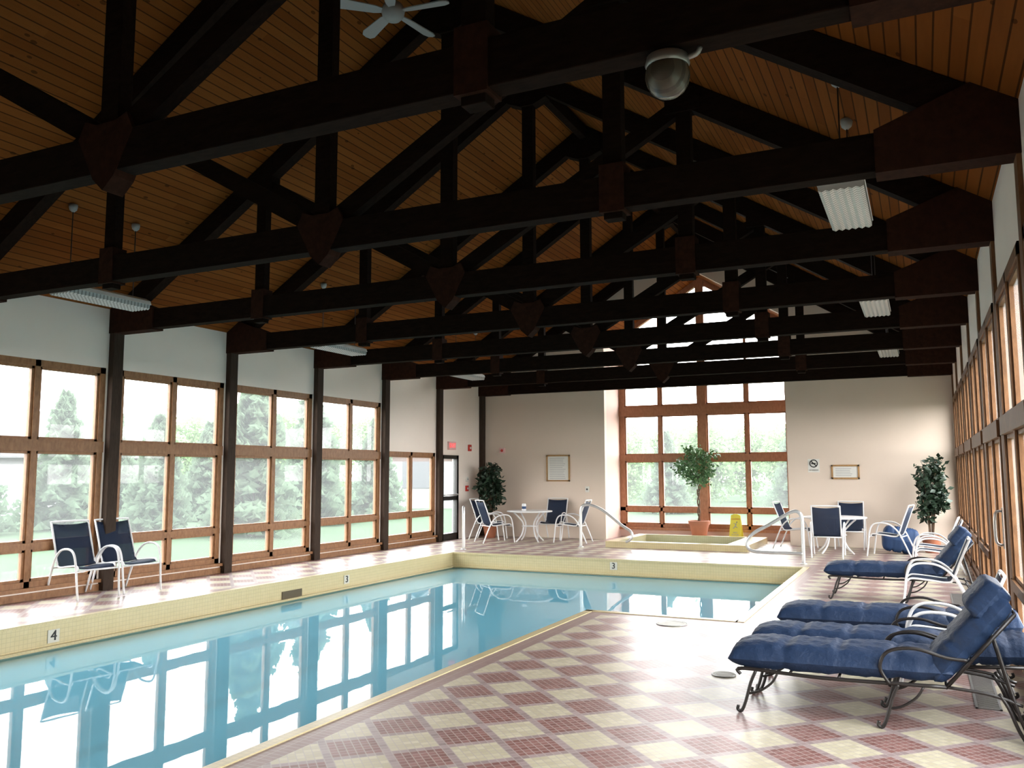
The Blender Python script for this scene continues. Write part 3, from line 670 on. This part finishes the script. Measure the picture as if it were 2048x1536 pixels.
for (x,y,r,lb) in ((-2.48,9.08,.16,'round white skimmer lid set in the deck'),(-1.5,7.0,.09,'round metal drain cover set in the deck')):
    e=empty('drain_cover',(x,y,0),label=lb,category='drain cover')
    m=MB(); m.lathe([(r,0),(r*.97,.008),(r*.8,.008),(r*.78,.005),(r*.1,.006)],28); m.obj('lid',M_paper,e,smooth='auto')
    m=MB(); m.tube([(r*1.0*math.cos(t*pi/12),r*1.0*math.sin(t*pi/12),.004) for t in range(24)],.006,6,closed=True); m.obj('rim',M_steel,e)
for y in (7.35,12.2,):
    e=empty('floor_register',(.33,y,0),label='long metal floor register grille by the wall',category='floor vent',group='floor registers')
    m=MB(); 
    for p in ((-.08,-.065,-.6,.6),(.065,.08,-.6,.6),(-.08,.08,-.6,-.585),(-.08,.08,.585,.6)): m.box((p[0],p[2],0),(p[1],p[3],.008))
    m.obj('frame',M_steel,e)
    m=MB()
    for i in range(40): m.box((-.065,-.58+i*.0295,.0),(.065,-.58+i*.0295+.012,.006))
    m.obj('grille',M_steel,e)
# ---------------------------------------------------------------- exterior
m=MB(); gz=-.12
for x0,x1,y0,y1 in ((-160,XL-.16,-80,160),(XR+.16,120,-80,160),(XL-.16,XR+.16,YBAY+.15,160),(XL-.16,XR+.16,-80,YB-.16)): m.add([(x0,y0,gz),(x1,y0,gz),(x1,y1,gz),(x0,y1,gz)],[(0,1,2,3)])
m.obj('ground',M_lawn,fix=False,kind='structure',label='pale green lawn outside the windows')
def conifer(H,R,seed):
    random.seed(seed); e=empty('spruce_tree',(0,0,gz),label='tall spruce tree on the lawn outside',category='tree',group='trees outside')
    m=MB(); m.tube([(0,0,0),(0,0,H*.5),(0,0,H)],[.10,.06,.015],8); m.obj('trunk',M_barkout,e)
    m=MB()
    for i in range(300):
        t=i/300; z=H*(.03+.96*t); r=R*(1-t)**.85*random.uniform(.65,1.1)+.06; a=random.random()*6.28; d=Vector((math.cos(a),math.sin(a),0)); sd=Vector((-d.y,d.x,0))
        for k in range(10):
            u=(k+.5)/10; c=d*r*u+Vector((0,0,z-.12*r*u*u+.08*r*u+random.uniform(-.08,.08))); L=.14+.26*r*(1.2-u)
            for s in (-1,1):
                tip=c+d*L*.6+sd*s*L*random.uniform(.4,1)+Vector((0,0,random.uniform(-.5,.35)*L)); q=Vector((0,0,random.uniform(.06,.18)))
                m.add([c-d*.05-q*.5,c+d*.10+q,tip],[(0,1,2)])
    m.obj('foliage',M_con,e,fix=False); return e
def broad(H,R,seed):
    random.seed(seed); e=empty('leafy_tree',(0,0,gz),label='leafy green tree outside the windows',category='tree',group='trees outside')
    m=MB(); m.tube([(0,0,0),(.1,0,H*.4),(0,.1,H*.8)],[.14,.09,.04],8)
    for k in range(6): a=k*1.1; m.tube([(0,0,H*.3),(R*.6*math.cos(a),R*.6*math.sin(a),H*.65)],.04,5)
    m.obj('trunk',M_barkout,e)
    m=MB(); P=[]
    for _ in range(90):
        c=ballpts(1,(0,0,H*.48),(R*.8,R*.8,H*.45),.2)[0]; P+=ballpts(48,c,(R*.25,R*.25,R*.24),.2)
    leaves(m,P,.28,.65); m.obj('foliage',M_dec,e,fix=False); return e
# trees stand on rays around the building: k lateral/forward ratio, d distance in metres
TH=ang(25.632)
def pol(k,d): 
    r=k*d; return (r*math.cos(TH)-d*math.sin(TH), r*math.sin(TH)+d*math.cos(TH))
c1=conifer(4.0,1.35,1); c2=conifer(4.8,1.6,2); b1=broad(6.4,2.6,3); b2=broad(5.4,2.2,4)
def put(o,k,d,s):
    x,y=pol(k,d); o.location=(x,y,gz); o.scale=(s,s,s)
put(c1,-.414,25,.85); put(c2,-.302,24,1.0); put(b1,.13,44,.70); put(b2,.225,43,.82)
random.seed(11)
for k,d,s,t in ((-.526,27,.9,c2),(-.64,24,.95,c1),(-.355,32,.9,c1),(-.235,29,1.0,c2),(-.16,33,.95,c1),(-.465,35,.9,c2),(-.78,24,1,c2),(-.96,22,1,c1),(-1.2,21,1,c2),(-1.5,20,1,c1),
   (.18,36,.85,c1),(.335,37,.95,c2)):
    o=dup(t,(0,0,gz),random.random()*6); put(o,k,d,s)
for row,(d,s,st) in enumerate(((51,.86,.10),(60,1.0,.105),(70,1.18,.105))):
    for i in range(13):
        k=-1.0+i*st+(row%2)*.05
        if k>.03 or (row==0 and k>-.20): continue
        o=dup(b1 if row or i%2 else b2,(0,0,gz),random.random()*6); put(o,k,d,s*random.uniform(.92,1.03))
for k,d,s in ((.325,44,.70),(.425,44,.7),(.18,50,.76),(.275,50,.78),(.37,51,.76),(.085,52,.78),(.13,58,.88),(.225,58,.90),(.32,59,.88),(.42,59,.88)):
    o=dup(b1,(0,0,gz),random.random()*6); put(o,k,d,s)
def house(loc,rot,Lh,Wd,Hh,label,gab):
    e=empty('house',loc,rot,label=label,category='house',group='houses outside')
    m=MB(); m.box((-Lh/2,-Wd/2,0),(Lh/2,Wd/2,Hh)); m.obj('walls',M_siding,e)
    m=MB(); m.prism([(-Wd/2,Hh),(Wd/2,Hh),(0,Hh+Wd*.36)],-Lh/2,Lh/2,'x'); m.obj('gable',gab,e)
    m=MB()
    for s in (-1,1): m.prism([(0,Hh+Wd*.36),(s*(Wd/2+.5),Hh-.18),(s*(Wd/2+.5),Hh),(0,Hh+Wd*.36+.2)],-Lh/2-.5,Lh/2+.5,'x')
    m.obj('roof',M_roofshingle,e)
    k=int(Lh//3)
    for i in range(k):
        x=-Lh/2+1.5+i*3; m=MB(); m.box((x-.5,-Wd/2-.05,1),(x+.5,-Wd/2,2.3)); m.obj('house_window',M_hwin,e)
    for s in (-1,1):
        m=MB(); m.box((s*Lh/2-.05,-.8,1),(s*Lh/2+.05,.8,2.3)); m.obj('house_window',M_hwin,e)
x,y=pol(-.105,45); house((x,y,gz),ang(-62),5.5,4.4,2.3,'low pale house with brown gable beyond the lawn',M_brownsid)
x,y=pol(-.60,38); house((x,y,gz),ang(60),11,5,2.6,'long white house beyond the trees',M_siding)
# ---------------------------------------------------------------- light
w=bpy.data.worlds.new('sky'); SC.world=w; w.use_nodes=True; nt=w.node_tree; nt.nodes.clear()
bg=nt.nodes.new('ShaderNodeBackground'); ow=nt.nodes.new('ShaderNodeOutputWorld'); tc=nt.nodes.new('ShaderNodeTexCoord'); sx=nt.nodes.new('ShaderNodeSeparateXYZ'); rp=nt.nodes.new('ShaderNodeValToRGB')
nt.links.new(tc.outputs['Generated'],sx.inputs[0]); nt.links.new(sx.outputs[2],rp.inputs[0]); rp.color_ramp.elements[0].color=(1,.985,.96,1); rp.color_ramp.elements[1].color=(.90,.95,1,1)
mr=nt.nodes.new('ShaderNodeMapRange'); nt.links.new(sx.outputs[0],mr.inputs[0]); mr.inputs[1].default_value=-1; mr.inputs[2].default_value=1; mr.inputs[3].default_value=12; mr.inputs[4].default_value=18
nt.links.new(mr.outputs[0],bg.inputs[1]); nt.links.new(rp.outputs[0],bg.inputs[0]); nt.links.new(bg.outputs[0],ow.inputs[0])
def portal(loc,rot,sx_,sy_):
    l=bpy.data.lights.new('window_portal','AREA'); l.shape='RECTANGLE'; l.size=sx_; l.size_y=sy_; l.cycles.is_portal=True
    o=bpy.data.objects.new('window_portal',l); COL.objects.link(o); o.location=loc; o.rotation_euler=rot
portal((XL-.2,(left[0][0]+YF)/2,1.62),(0,-pi/2,0),3.1,YF-left[0][0])
portal((XR+.2,(right[0][0]+YF)/2,1.62),(0,pi/2,0),3.1,YF-right[0][0])
portal((BCX,YBAY+.12,3.3),(-pi/2,0,0),BX1-BX0,6.3)
# ---------------------------------------------------------------- camera
cd=bpy.data.cameras.new('camera'); cam=bpy.data.objects.new('camera',cd); COL.objects.link(cam); SC.camera=cam
cd.sensor_fit='HORIZONTAL'; cd.sensor_width=36; cd.lens=1700.8/2048*36; cd.clip_start=.05; cd.clip_end=500
cam.matrix_world=Matrix.Translation((0,0,1.6))@Matrix.Rotation(ang(25.632),4,'Z')@Matrix.Rotation(ang(95.982),4,'X')@Matrix.Rotation(ang(-.166),4,'Z')
SC.view_settings.view_transform='Standard'; SC.view_settings.look='None'; SC.view_settings.exposure=0
